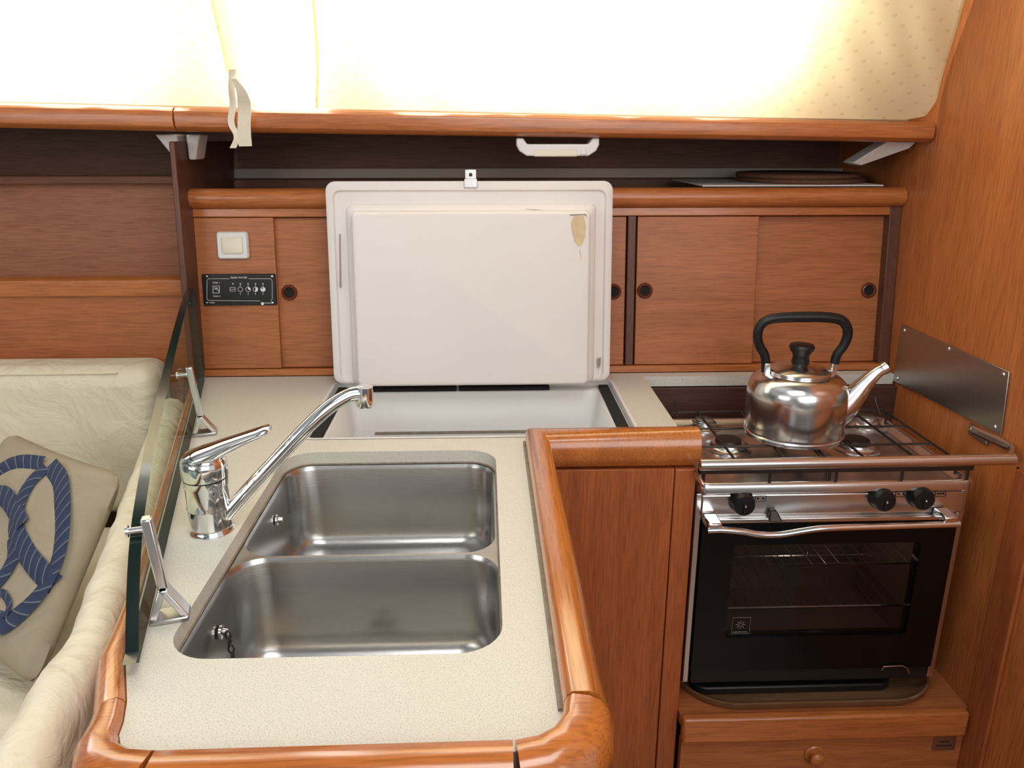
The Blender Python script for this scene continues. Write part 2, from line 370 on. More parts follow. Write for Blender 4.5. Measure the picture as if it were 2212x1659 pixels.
def board(A,B,x0,x1,name,label):
    f=lambda x:A.z+(B.z-A.z)*(x-A.x)/(B.x-A.x)
    bm=BM(); hexa(bm,[(x0,1.777,f(x0)+.004),(x1,1.777,f(x1)+.004),(x1,2.155,f(x1)+.004),(x0,2.155,f(x0)+.004)],[(x0,1.777,f(x0)+.02),(x1,1.777,f(x1)+.02),(x1,2.155,f(x1)+.02),(x0,2.155,f(x0)+.02)])
    return tag(obj(name,bm,'dark_x'),label,'shelf')
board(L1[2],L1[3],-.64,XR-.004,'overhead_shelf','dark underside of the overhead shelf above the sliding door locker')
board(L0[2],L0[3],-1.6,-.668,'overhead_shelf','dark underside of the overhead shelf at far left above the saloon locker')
a=PY(432,366,2.12); b_=PY(1835,374,2.12)
tag(obj('batten',box(BM(),a.x,b_.x,2.125,2.158,1.322,1.347),'greige',None,.002),'long pale strip along the back of the open shelf above the locker','batten')
lp=PY(1204,322,1.735); zt=L1[2].z+(L1[3].z-L1[2].z)*(lp.x-L1[2].x)/(L1[3].x-L1[2].x)
w=.087
lm=thing('cabin_lamp','slim white strip lamp fixed under the overhead shelf, above the raised lid','lamp',(lp.x,1.75,zt))
pr=[(-w,.004),(-w,-.010),(-w+.006,-.022),(-w+.022,-.032),(w-.022,-.032),(w-.006,-.022),(w,-.010),(w,.004),(w-.014,.004),(w-.022,-.008),(-w+.022,-.008),(-w+.014,.004)]
obj('housing',loft(BM(),[[V((lp.x+x,y,zt+z-.006)) for x,z in pr] for y in (1.722,1.770)]),'white',lm,.003,3)
obj('lens',box(BM(),lp.x-w+.036,lp.x+w-.045,1.7205,1.7715,zt-.0395,zt-.024),'offwhite',lm,.003)
obj('switch_tab',box(BM(),lp.x+w-.040,lp.x+w-.026,1.719,1.740,zt-.036,zt-.026),'white',lm,.002)
a=PY(1968,308,1.76); c=PY(1842,352,1.80)
bm=BM(); P=[V((.945,1.76,a.z+.003)),V((a.x-.05,1.76,a.z+.003)),V((c.x,1.80,c.z)),V((c.x+.02,1.80,c.z-.006)),V((.93,1.76,a.z-.012))]
loft(bm,[P,[p+V((0,.06,0)) for p in P]])
tag(obj('shelf_bracket',bm,'white',None,.004,3),'white plastic knee bracket in the shelf corner by the right bulkhead','bracket','white shelf brackets')
a=PY(395,286,1.80); c=PY(432,335,1.80)
bm=BM(); P=[V((-.640,1.80,a.z-.004)),V((c.x+.005,1.80,a.z-.004)),V((c.x,1.80,c.z+.03)),V((-.625,1.80,c.z-.01)),V((-.640,1.80,c.z-.01))]
loft(bm,[P,[p+V((0,.06,0)) for p in P]])
tag(obj('shelf_bracket',bm,'white',None,.004,3),'small white bracket right of the dark partition top, under the shelf','bracket','white shelf brackets')
a=PY(333,286,1.80); c=PY(366,330,1.80)
bm=BM(); P=[V((a.x,1.80,a.z-.004)),V((-.658,1.80,a.z-.004)),V((-.658,1.80,c.z-.03)),V((a.x+.02,1.80,c.z+.01))]
loft(bm,[P,[p+V((0,.06,0)) for p in P]])
tag(obj('shelf_bracket',bm,'white',None,.004,3),'small white bracket left of the dark partition top, under the shelf','bracket','white shelf brackets')
zl=FR(CB,0,st1).z-.001
a=PY(1508,402,1.84); b_=PY(1890,402,1.84)
zs=zl+.002
tag(obj('paper_sheet',box(BM(),a.x,b_.x,1.80,2.10,zs,zs+.003),'paper'),'thin white sheet lying on the locker top under the cork mats','paper')
c=PY(1725,390,1.965)
for i,(dx,r) in enumerate(((0,.150),(-.006,.146))):
    z=zs+.0035+i*.0105
    tag(obj('cork_mat',lathe(BM(),[(r-.002,0),(r,.002),(r,.008),(r-.003,.010)],(c.x+dx,1.962,z),(0,0,1),48),'cork'),('lower round dark cork mat on the white sheet','upper round dark cork mat, lying on the other cork mat')[i],'mat','stacked cork mats')

# =====================================================================
# CURTAINS
# =====================================================================
def topz(x): 
    A,B=(L1[0],L1[1]) if x>L1[0].x else (L0[0],L0[1]); return A.z+(B.z-A.z)*(x-A.x)/(B.x-A.x)
def curtain(lp,rp,wav,hem):
    Lp=[CU(*p) for p in lp]; Rp=[CU(*p) for p in rp]
    def at(E,t):
        k=t*(len(E)-1); i=min(int(k),len(E)-2); return E[i].lerp(E[i+1],k-i)
    bm=BM(); nu,nvv=110,34; G=[]; edges=[[],[]]
    for j in range(nvv+1):
        t=j/nvv; a=at(Lp,t); c=at(Rp,t); row=[]
        for i in range(nu+1):
            u=i/nu; p=a.lerp(c,u); z=max(p.z,topz(p.x)+.001)
            y=cur(z)+.014*noise.noise(V((p.x*4,z*7,wav)))+.010*noise.noise(V((p.x*16+z*9,z*5,wav+7)))+.004*sin(p.x*30+z*26+wav)*max(0,1-(z-1.46)*5)
            y=min(y,cur(z)+.012)
            q=V((p.x,y-.014,z)); row.append(bm.verts.new(q))
            if i==0: edges[0].append(q)
            if i==nu: edges[1].append(q)
        G.append(row)
    for j in range(nvv):
        for i in range(nu): bm.faces.new((G[j][i],G[j][i+1],G[j+1][i+1],G[j+1][i]))
    o=obj('curtain',bm,'curtain',ang=80)
    for e_ in hem:
        pts=edges[e_]; s=1 if e_==0 else -1
        b2=BM(); loft(b2,[[p+V((0,-.0012,0)),p+V((s*.005,-.0016,0)),p+V((s*.005,-.0024,0)),p+V((0,-.0020,0))] for p in pts])
        obj('hem',b2,'curtain',o)
    return o
c1=curtain([(686,239),(683,120),(678,0),(676,-200)],[(1950,259),(1985,252),(2012,218),(2035,140),(2052,70),(2068,0),(2110,-200)],1.3,[0,1])
tag(c1,'wide cream dotted curtain glowing with daylight over the galley','curtain','cream window curtains')
c2=curtain([(-600,215),(-600,100),(-600,0),(-600,-200)],[(560,234),(525,200),(500,150),(488,100),(472,40),(463,0),(440,-200)],4.1,[1])
tag(c2,'cream dotted curtain at upper left, over the saloon side','curtain','cream window curtains')
def ribbon(bm,pts,wd,w,th=.001):
    rings=[]
    for i,p in enumerate(pts):
        p=V(p); ww=w[i] if isinstance(w,list) else w; d=V(wd)*ww/2; n_=V((0,th,0))
        rings.append([p-d,p+d,p+d+n_,p-d+n_])
    return loft(bm,rings)
tb=thing('curtain_tie','pair of cream fabric straps hanging over the teak moulding from the left curtain','curtain tie',PY(515,318,1.685))
pp=[PY(502,150,1.662),PY(500,190,1.672),PY(503,225,1.69),PY(499,265,1.692),PY(512,295,1.690),PY(503,320,1.688)]
obj('strap',ribbon(BM(),smooth(pp,5),(1,.3,0),.012),'strap',tb)
pp=[PY(505,170,1.662),PY(522,200,1.670),PY(528,235,1.686),PY(527,275,1.688),PY(530,316,1.688)]
obj('strap',ribbon(BM(),smooth(pp,5),(1,-.2,.02),[.010+.018*min(1,i/8) for i in range(21)]),'strap',tb)

# =====================================================================
# WORKTOP, FIDDLES, PENINSULA
# =====================================================================
def gx(y): return -.184-.267*y       # line of the glass guard
IN=[(.945,1.745),(gx(1.745)-.006,1.745)]
left=[(gx(.72)-.006,.72),(-.350,.648)]
arcL=[(-.341,.620),(-.338,.603),(-.330,.588),(-.315,.579),(-.292,.575)]
front=[(0.02,.570)]
arcR=[(.042,.572),(.056,.579),(.066,.592),(.070,.611)]
outer=IN+left+arcL+front+arcR+[(.07,1.315),(.362,1.315),(.362,1.715),(.945,1.715)]
sinkcut=rr(-.345,.016,.712,1.282,.05,8)
iceX=(-.335,.282); iceY=(1.345,1.698)
icecut=rr(iceX[0],iceX[1],iceY[0],iceY[1],.022,5)
tag(obj('worktop',plate(BM(),outer,[sinkcut,icecut],.876,.9),'lam',None,flatshade=True),'pale speckled laminate worktop with sink and icebox cutouts','worktop')
def fprof(w,zb=.862,zt=.929): 
    return [(0,zb),(0,zt-.012),(.003,zt-.004),(.008,zt),(w*.5,zt),(w*.72,zt-.004),(w*.9,zt-.014),(w,zt-.031),(w*.97,zb+.02),(w*.85,zb+.006),(w*.7,zb)]
fd=thing('fiddle_rail','glossy varnished teak fiddle rail framing the worktop edge around the sink','rail',(.0,.75,.862))
def piece(path,name,mat,w=.043,zb=.862,zt=.929):
    n=len(path)
    f=lambda q,i:q[i] if isinstance(q,list) else ((q[0]+(q[1]-q[0])*i/(n-1)) if isinstance(q,tuple) else q)
    return obj(name,sweep(BM(),path,[fprof(f(w,i),f(zb,i),f(zt,i)) for i in range(n)]),mat,fd,ang=50)
piece([(.378,1.318),(.07,1.318),(.07,.70),(.07,.6125)],'side_rail','rail_y',.045)
piece([(.0698,.611)]+arcR[::-1][1:]+[(.022,.570)],'corner_block','rail_f',(.047,.052),(.862,.82),(.929,.920))
piece([(.0205,.570),(-.290,.575)],'front_rail','rail_f',.052,.82,(.920,.914))
piece([(-.2915,.575)]+arcL[::-1][1:]+[(-.3495,.6465)],'corner_block','rail_f',(.051,.034),.82,(.914,.908))
piece([(-.350,.6485),(gx(.72)-.006,.72),(gx(.80)-.006,.80),(gx(.88)-.006,.88),(gx(1.64)-.006,1.64)],'coaming','rail_y',[.034,.031,.022,.017,.017],.80,.908)
tag(obj('caulk_line',box(BM(),.0655,.0705,.62,1.314,.9002,.9035),'seal'),'worn caulk line where the worktop meets the right teak rail','sealant')

cab=thing('peninsula_cabinet','teak peninsula cabinet carrying the sink, panelled face left of the stove','cabinet',(0,1.0,0))
obj('face_panel',box(BM(),.09,.334,1.279,1.295,0.02,.860),'teak_z',cab,.001)
obj('stile',box(BM(),.3355,.372,1.276,1.300,0.0,.860),'teak_z',cab,.002)
obj('side_panel',box(BM(),.088,.104,.60,1.276,0.0,.86),'teak_z',cab,.002)
obj('end_panel',box(BM(),-.33,.086,.540,.560,0.0,.818),'teak_z',cab,.002)
obj('cheek_panel',box(BM(),.356,.372,1.302,1.70,0.34,.874),'dark_z',cab,.001)
bm=BM(); hexa(bm,[(-.37,.70,0),(-.355,.70,0),(gx(1.6)+.0,1.6,0),(gx(1.6)-.018,1.6,0)],[(-.385,.70,.798),(-.367,.70,.798),(gx(1.6)+.0,1.6,.798),(gx(1.6)-.018,1.6,.798)])
obj('saloon_side_panel',bm,'teak_z',cab)

# =====================================================================
# SINK
# =====================================================================
sk=thing('sink','double bowl brushed stainless steel sink set below the worktop','sink',(-.165,1.0,.72))
b1=(-.342,.011,.968,1.279); b2=(-.343,.014,.7145,.9635)
fl_=plate(BM(),rr(-.36,.03,.697,1.297,.06,8),[rr(b1[0],b1[1],b1[2],b1[3],.045,8),rr(b2[0],b2[1],b2[2],b2[3],.045,8)],.8735,.8755)
obj('rim',fl_,'sink',sk,flatshade=True)
def bowl(b,depth):
    x0,x1,y0,y1=b; rings=[]
    for ins,z,r in ((0,.8755,.045),(.0015,.872,.045),(.003,.868,.045),(.005,.8755-depth+.035,.045),(.008,.8755-depth+.018,.044),(.016,.8755-depth+.006,.042),(.030,.8755-depth,.038),(.07,.8755-depth-.002,.03)):
        rings.append([V((x,y,z)) for x,y in rr(x0+ins,x1-ins,y0+ins,y1-ins,r,8)])
    return loft(BM(),rings,False,True)
for b_,dp,nm,lb in ((b1,.15,'bowl','far sink bowl'),(b2,.15,'bowl','near sink bowl')):
    o=obj(nm,bowl(b_,dp),'sink',sk,ang=60,label=lb)
    cx=(b_[0]+b_[1])/2; cy=(b_[2]+b_[3])/2; zf=.8755-dp-.0015
    obj('drain',lathe(BM(),[(.034,0),(.034,.001),(.028,.0015),(.024,-.0),(.004,-.0)],(cx,cy,zf),(0,0,1),32),'steel',o)
for px,py in ((602,1123),(482,1365)):
    p=PX(px,py,-.333); c=V((-.3365,p.y,p.z))
    obj('overflow_fitting',lathe(BM(),[(.009,0),(.009,.003),(.005,.004),(.004,.010),(.001,.011)],c,(1,0,0),16),'chrome',sk)
p=PX(482,1372,-.330); bm=BM()
for i in range(6):
    c=V((-.324+.002*i,p.y-.003*i,p.z-.008*i)); u=V((0,1,0)) if i%2 else V((1,0,0))
    tube(bm,[c+u*.0035*cos(t*pi/6)+V((0,0,1))*.006*sin(t*pi/6) for t in range(12)],.0011,6,True)
obj('plug_chain',bm,'iron',sk)
bm=BM()
tube(bm,[V((x,y,.8775)) for x,y in rr(-.3445,.0155,.7125,1.2815,.05,8)],.0018,6,True)
obj('sealant',bm,'seal',sk)

# =====================================================================
# FAUCET
# =====================================================================
fc=V((-.383,1.0,.9))
ft=thing('faucet','chrome single lever mixer tap with long angled spout beside the sink','faucet',fc)
obj('body',lathe(BM(),[(.0315,0),(.0315,.003),(.0292,.006),(.0282,.010),(.0282,.034),(.0287,.036),(.0287,.038),(.0282,.040),(.0282,.068),(.0292,.070),(.0296,.080)],fc,(0,0,1),40),'chrome',ft)
bm=BM()
lathe(bm,[(.0298,.0815),(.0305,.084),(.0308,.098),(.0297,.106),(.024,.112),(.014,.115),(.004,.116)],fc,(0,0,1),40)
obj('cap',bm,'chrome',ft)
rings=[]
for x,z,wd,hh in ((-.029,.100,.010,.006),(-.02,.105,.023,.011),(.0,.110,.028,.013),(.018,.117,.026,.012),(.032,.124,.022,.010),(.046,.130,.019,.0085),(.062,.137,.0180,.007),(.078,.143,.0175,.0062),(.088,.147,.0160,.0055),(.093,.149,.009,.003)):
    c=fc+V((x,.002,z)); rings.append([c+V((-.3*hh*sin(a),wd*cos(a),hh*sin(a))) for a in [2*pi*i/24 for i in range(24)]])
obj('lever',loft(BM(),rings),'chrome',ft,ang=60)
pa=[PY(490,1112,1.0),PY(540,1055,1.008),PY(590,1001,1.016),PY(640,947,1.025),PY(686,901,1.035),PY(720,873,1.045),PY(755,854,1.055),PY(784,850,1.06)]
obj('spout',tube(BM(),smooth(pa,5),[.0108,.0104,.010,.010,.010,.010,.0104,.0115],18),'chrome',ft)
e=pa[-1]
obj('nozzle',lathe(BM(),[(.012,.010),(.0125,.004),(.0125,-.016),(.0115,-.019),(.008,-.019)],e+V((.002,0,0)),(.05,0,1),24),'chrome',ft)

# =====================================================================
# GLASS GUARD AND ITS BRACKETS
# =====================================================================
gd=V((-.267,1,0)).normalized(); gn=V((1,.267,0)).normalized()
gprof=[(404,622),(393,650),(377,705),(360,770),(343,840),(326,912),(309,985),(296,1058),(285,1128),(278,1200),(274,1275),(272,1350),(271,1412)]
g0=V((gx(0),0,0))
tp=[PP(px,py,g0,gn) for px,py in gprof]
bot=[V((gx(.680),.680,.918)),V((gx(.692),.692,.9095)),V((gx(1.0),1.0,.9095)),V((gx(1.3),1.3,.9095)),V((gx(tp[0].y),tp[0].y,.9095))]
ol=smooth(tp,4)+bot
th=.012
gg=thing('glass_guard','curved clear green-tinted glass splash guard standing along the left worktop edge','glass panel',V((gx(1.2),1.2,.9)))
bm=BM(); loft(bm,[ol,[p+gn*th for p in ol]]); 
for f in [f for f in bm.faces if len(f.verts)==4]: bm.faces.remove(f)
obj('pane',bm,'glass',gg,flatshade=True)
bm=BM(); loft(bm,[[p-gn*.0004 for p in ol],[p+gn*(th+.0004) for p in ol]],False,False)
obj('polished_edge',bm,'gedge',gg)
def bracket(y,zt,foot_w,sh,label):
    c=V((gx(y),y,.9))+gn*(th+.001)
    t=thing('glass_bracket',label,'bracket',c,'steel brackets holding the glass guard')
    uo=.006
    def bar(bm,a,b,wg,wd):
        return hexa(bm,[a-gd*wd-gn*wg,a+gd*wd-gn*wg,a+gd*wd+gn*wg,a-gd*wd+gn*wg],[b-gd*wd-gn*wg,b+gd*wd-gn*wg,b+gd*wd+gn*wg,b-gd*wd+gn*wg])
    K=c+gn*(uo+.009)+V((0,0,.036))-gd*sh*.6
    obj('upright',bar(BM(),K,c+gn*uo+V((0,0,zt-.9)),.0056,.007),'steel',t,.0018)
    bm=BM(); A=c+gn*.003+V((0,0,.006))-gd*sh; B=c+gn*foot_w+V((0,0,.006))-gd*sh
    for q in (A,B): bar(bm,q,K,.0042,.011)
    obj('yoke',bm,'steel',t,.001)
    q=.014; A=A-gn*.004; B=B+gn*.004
    obj('foot',hexa(BM(),[A-gd*q-V((0,0,.0058)),A+gd*q-V((0,0,.0058)),B+gd*q-V((0,0,.0058)),B-gd*q-V((0,0,.0058))],[A-gd*q,A+gd*q,B+gd*q,B-gd*q]),'plate',t,.0015)
    h=V((0,0,zt-.9-.014))
    obj('bolt',lathe(BM(),[(.006,-.0165),(.007,-.0136),(.004,-.0134),(.004,.000),(.006,.0005),(.006,.009),(.004,.0115)],c+h,gn,20),'steel',t)
bracket(1.37,1.030,.036,.0,'steel bracket at the far end of the glass guard, nearer the locker')
bracket(.80,1.018,.036,.02,'steel bracket at the near end of the glass guard by the front sink bowl')

# =====================================================================
# ICEBOX
# =====================================================================
ib=thing('icebox','white top loading icebox in the worktop with its thick lid propped open','icebox',(-.03,1.52,.6))
rings=[]
for ins,z,r in ((-.004,.9012,.024),(.002,.9014,.022),(.003,.887,.021),(.006,.885,.02),(.030,.885,.018),(.033,.882,.016),(.045,.80,.016),(.062,.797,.014),(.075,.793,.012),(.082,.62,.01),(.095,.61,.005)):
    rings.append([V((x,y,z)) for x,y in rr(iceX[0]+ins,iceX[1]-ins,iceY[0]+ins,iceY[1]-ins,r,5)])
obj('tub',loft(BM(),rings,False,True),'white',ib,ang=50)
obj('gasket',box(BM(),iceX[0]+.008,iceX[0]+.030,iceY[0]+.01,iceY[1]-.02,.8855,.894),'rubber',ib,.002)
obj('gasket',box(BM(),iceX[1]-.030,iceX[1]-.008,iceY[0]+.01,iceY[1]-.02,.8855,.894),'rubber',ib,.002)
obj('gasket',box(BM(),iceX[0]+.05,iceX[0]+.27,iceY[1]-.034,iceY[1]-.014,.8855,.894),'rubber',ib,.002)
obj('gasket',box(BM(),iceX[0]+.275,iceX[1]-.14,iceY[1]-.034,iceY[1]-.014,.8855,.894),'rubber',ib,.002)
obj('ledge_line',box(BM(),iceX[0]+.09,iceX[1]-.09,iceY[1]-.066,iceY[1]-.058,.7985,.801),'seal',ib)  # thin darker line along the step at the back of the tub
LB=1.655
def L2(px,py,o): return F2(LB,px,py,o)
lx0=L2(711,600,.0)[0]; lx1=L2(1321,600,0)[0]; ls0=L2(1015,826,0)[1]; ls1=L2(1015,391,0)[1]
bm=BM(); A=rr(lx0,lx1,ls0,ls1,.02,6); B=rr(lx0+.004,lx1-.004,ls0+.004,ls1-.004,.018,6)
loft(bm,[[FR(LB,x,s,-.022) for x,s in B],[FR(LB,x,s,-.018) for x,s in A],[FR(LB,x,s,-.003) for x,s in A],[FR(LB,x,s,0) for x,s in B],
 [FR(LB,x,s,0) for x,s in rr(lx0+.014,lx1-.014,ls0+.005,ls1-.018,.016,6)],[FR(LB,x,s,-.007) for x,s in rr(lx0+.017,lx1-.017,ls0+.006,ls1-.021,.014,6)],
 [FR(LB,x,s,-.007) for x,s in rr(lx0+.028,lx1-.028,ls0+.007,ls1-.034,.012,6)]])
ld=obj('lid',bm,'lid',ib,ang=50)
O=.052
bx=(L2(766,640,O)[0],L2(1273,640,O)[0],L2(1015,832,O)[1],L2(1015,458,O)[1])
rings=[]
for o,ins,r in ((-.010,-.020,.014),(.004,-.018,.014),(.009,-.014,.013),(.011,-.005,.012),(.046,-.001,.012),(.0505,.001,.011),(.052,.005,.010)):
    rings.append([FR(LB,x,s,o) for x,s in rr(bx[0]+ins,bx[1]-ins,bx[2]+max(ins,-.004),bx[3]-ins,r,6)])
obj('raised_panel',loft(BM(),rings),'lid',ld,ang=50)
def blob(pts,o,mat,name):
    P=[FR(LB,*L2(px,py,o),o) for px,py in pts]
    obj(name,loft(BM(),[P,[p-nv*.0006 for p in P]]),mat,ld,flatshade=True)
blob([(1238,468),(1248,464),(1261,466),(1266,490),(1264,512),(1258,528),(1250,533),(1241,522),(1235,500),(1233,482)],O+.0002,'stain','peeled_patch')
blob([(1252,536),(1254,541),(1256,562),(1254,558)],O+.0002,'stain','peeled_patch')
blob([(1230,463),(1232,466),(1262,464),(1268,468),(1266,462)],O+.0002,'crack','crack')
blob([(733,505),(736,505),(738,620),(734,622)],.0004,'crack','crack')
blob([(1132,451),(1180,454),(1225,457),(1225,459),(1180,457)],.012,'crack','crack')
blob([(1290,775),(1298,772),(1297,790),(1291,796)],.0006,'crack','crack')
a=L2(1017,408,.004)
bm=BM(); fbox(bm,LB,a[0]-.014,a[0]+.014,ls1-.014,ls1+.004,0,.004); fbox(bm,LB,a[0]-.012,a[0]+.012,ls1-.0,ls1+.024,-.006,-.002); fbox(bm,LB,a[0]-.012,a[0]+.012,ls1+.001,ls1+.005,-.006,.004)
lt=obj('latch',bm,'plate',ld,.001)
obj('rivet',lathe(BM(),[(.004,0),(.0035,.002),(.001,.003)],FR(LB,a[0],ls1+.013,-.002),-nv,14),'iron',lt)

# =====================================================================
# STOVE ALCOVE
# =====================================================================
al=thing('stove_alcove','teak stove alcove base with drawer, below the oven','cabinet',(.66,1.45,0))
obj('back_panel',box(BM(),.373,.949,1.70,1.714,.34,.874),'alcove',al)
obj('floor_board',box(BM(),.373,.949,1.262,1.70,.325,.345),'teak_x',al)
zr0=PY(1750,1602,1.24).z
xe=PY(2094,1560,1.24).x
obj('front_rail',box(BM(),.374,xe,1.24,1.262,zr0,.352),'rail_x',al,.006,3)
xd=PY(2075,1630,1.25).x
dr=obj('drawer_front',box(BM(),.376,xd,1.252,1.272,.08,zr0-.003),'teak_x',al,.002)
c=PY(1757,1626,1.252); 
obj('knob',lathe(BM(),[(.019,0),(.019,.004),(.016,.006),(.012,.004),(.010,.004),(.010,.014),(.014,.018),(.014,.022),(.009,.026),(.001,.027)],(c.x,1.252,c.z),(0,-1,0),28),'rail_x',dr)
a=PY(2012,1620,1.251); b_=PY(2066,1590,1.251)
npl=obj('name_plate',box(BM(),a.x,b_.x,1.2496,1.252,a.z,b_.z),'plate',al)
for k,(u0,u1,vz) in enumerate(((.15,.85,.35),(.3,.7,.65))):
    obj('engraving',box(BM(),a.x+(b_.x-a.x)*u0,a.x+(b_.x-a.x)*u1,1.2492,1.2496,a.z+(b_.z-a.z)*vz-.0012,a.z+(b_.z-a.z)*vz+.0012),'iron',npl)
obj('side_stile',box(BM(),xd+.002,.949,1.256,1.275,0,.325),'teak_z',al)

ty0,ty1=1.266,1.56; tx0,tx1=.380,.915
bm=BM(); z=.3455
R=[rr(tx0+.02,tx1-.02,ty0+.02,ty1-.02,.10,10),rr(tx0+.006,tx1-.006,ty0+.006,ty1-.006,.11,10),rr(tx0,tx1,ty0,ty1,.115,10),rr(tx0+.004,tx1-.004,ty0+.004,ty1-.004,.112,10),rr(tx0+.014,tx1-.014,ty0+.014,ty1-.014,.105,10),rr(tx0+.03,tx1-.03,ty0+.03,ty1-.03,.09,10)]
Z=[0,.004,.018,.019,.008,.005]
loft(bm,[[V((x,y,z+h)) for x,y in r] for r,h in zip(R,Z)])
tag(obj('serving_tray',bm,'tray',None,ang=50),'rounded brown wood grain tray lying under the oven','tray')
bm=BM(); z=.352
loft(bm,[[V((x,y,z+h)) for x,y in rr(.41,.82,1.31,1.53,.03,6)] for h in (0,.018)])
tag(obj('baking_pan',bm,'black',None,.004),'flat black baking pan lying on the tray under the oven','pan')

# =====================================================================
# STOVE
# =====================================================================
FY=1.30; ox0=PY(1502,1085,FY).x; ox1=PY(2088,1085,FY).x
ox0=max(ox0,.3775)
sv=thing('stove','stainless steel marine stove with black glass oven door and wire hob','stove',((ox0+ox1)/2,1.47,.405))
zb=PY(1780,1468,FY).z; zt=PY(1780,1062,FY).z; zp=PY(1780,1112,FY).z
bm=BM()
box(bm,ox0+.004,ox0+.012,1.325,1.62,zb+.02,zt); box(bm,ox1-.012,ox1-.004,1.325,1.62,zb+.02,zt)
box(bm,ox0+.012,ox1-.012,1.60,1.62,zb+.02,zt); box(bm,ox0+.012,ox1-.012,1.325,1.60,zb+.02,zb+.03); box(bm,ox0+.012,ox1-.012,1.325,1.60,zt-.01,zt)
obj('body',bm,'plate',sv)
bm=BM(); box(bm,ox0+.05,ox1-.05,1.56,1.565,zb+.05,zp-.02); box(bm,ox0+.05,ox1-.05,1.34,1.56,zb+.045,zb+.05); box(bm,ox0+.045,ox0+.05,1.34,1.56,zb+.05,zp-.02); box(bm,ox1-.05,ox1-.045,1.34,1.56,zb+.05,zp-.02)
obj('oven_cavity',bm,'inside',sv)
for zz in (PY(1780,1219,1.35).z,PY(1780,1310,1.35).z):
    bm=BM()
    for yy in (1.35,1.55): rod(bm,(ox0+.05,yy,zz),(ox1-.05,yy,zz),.0028,6)
    for i in range(15):
        xx=ox0+.06+i*(ox1-ox0-.12)/14; rod(bm,(xx,1.347,zz+.001),(xx,1.55,zz+.001),.0013,5)
    obj('oven_rack',bm,'steel',sv)
for a,b_ in ((ox0,ox0+.014),(ox1-.015,ox1)):
    obj('side_trim',box(BM(),a,b_,FY+.000,1.335,zb,zt),'steel',sv,.003)
cp=obj('control_panel',box(BM(),ox0+.010,ox1-.004,FY-.002,1.33,zp,zt-.002),'steel',sv,.004,3)
hx0,hx1,hy0,hy1=ox0-.002,ox1+.006,1.288,1.645; zh=zt+.001
bm=BM()
loft(bm,[[V((x,y,zh+h)) for x,y in rr(hx0+i,hx1-i,hy0+i,hy1-i,.02,6)] for i,h in ((.006,0),(0,.004),(0,.016),(.003,.021),(.008,.022),(.014,.020),(.02,.010),(.03,.008))])
obj('hob_tray',bm,'steel',sv,ang=50)
zf=zh+.008
for (px,py,r) in ((1572,966,.036),(1848,966,.036),(1868,916,.030),(1520,922,.028)):
    c=PZ(px,py,zf); c.x=max(c.x,hx0+r*1.35+.03)
    o=obj('burner',lathe(BM(),[(r*1.35,0),(r*1.35,.002),(r*1.1,.003),(r,.006),(r*.95,.012),(r*.7,.013)],(c.x,c.y,zf),(0,0,1),36),'steel',sv)
    obj('burner_cap',lathe(BM(),[(r*.72,.012),(r*.75,.015),(r*.7,.019),(r*.4,.020),(r*.01,.020)],(c.x,c.y,zf),(0,0,1),32),'iron' if py>940 else 'steel',o)
zg=zh+.042; mid=(hx0+hx1)/2
for a,b_ in ((hx0+.015,mid-.004),(mid+.004,hx1-.015)):
    bm=BM(); y0,y1=1.315,1.625; rw=.0026
    tube(bm,[V((x,y,zg)) for x,y in rr(a,b_,y0,y1,.015,4)],rw,8,True)
    for t in (.3,.7): rod(bm,(a+(b_-a)*t,y0,zg),(a+(b_-a)*t,y1,zg),rw)
    for yy in (1.42,1.52): rod(bm,(a,yy,zg),(b_,yy,zg),rw)
    for X in (a,b_):
        for Y in (y0+.02,y1-.02): rod(bm,(X,Y,zf),(X,Y,zg),rw)
    for X in (a+.02,b_-.02): 
        tube(bm,[(X,y1-.03,zg),(X,y1-.005,zg+.02),(X,y1,zg+.03)],rw,8)
    obj('pan_support',bm,'iron',sv)
bm=BM(); box(bm,hx0+.004,hx1-.012,1.289,1.293,zg+.0,zg+.014)
for i in range(5):
    X=hx0+.012+i*(hx1-hx0-.03)/4; rod(bm,(X,1.295,zh+.018),(X,1.295,zg+.004),.003)
obj('front_fiddle',bm,'iron',sv)
def knob(px,py):
    c=PY(px,py,FY-.022); c.y=FY-.002
    k=obj('knob',lathe(BM(),[(.023,0),(.023,.003),(.0215,.006),(.0205,.018),(.0185,.0235),(.010,.0245),(.001,.0245)],c,(0,-1,0),32),'black',sv,ang=30)
    bm=BM(); rod(bm,c+V((0,-.0285,.000)),c+V((0,-.0285,.003)),.0012,6); obj('pointer',bm,'mark',k)
    bm=BM(); box(bm,c.x-.0035,c.x+.0035,c.y-.028,c.y-.02,c.z-.015,c.z+.006); obj('grip',bm,'black',k,.002)
for p in ((1608,1092),(1912,1083),(1996,1080)): knob(*p)
def icon(px,py,n):
    c=PY(px,py,FY-.0025); bm=BM(); w_,h_=.010,.006
    tube(bm,[V((c.x+x,FY-.0026,c.z+z)) for x,z in rr(-w_,w_,-h_,h_,.002,3)],.0005,5,True)
    for i in range(n): lathe(bm,[(.002,0),(.002,.0006)],(c.x-.005+i*.010/(max(1,n-1)),FY-.0024,c.z),(0,-1,0),10)
    obj('icon',bm,'black',cp)
icon(1643,1077,2); icon(1947,1067,2); icon(2032,1066,3)
dz1=PY(1780,1121,FY-.01).z; dz0=PY(1780,1447,FY-.01).z; dx0=ox0+.0145; dx1=ox1-.0155
wx0=PY(1577,1270,FY-.01).x; wx1=PY(1975,1270,FY-.01).x; wz1=PY(1780,1176,FY-.01).z; wz0=PY(1780,1375,FY-.01).z
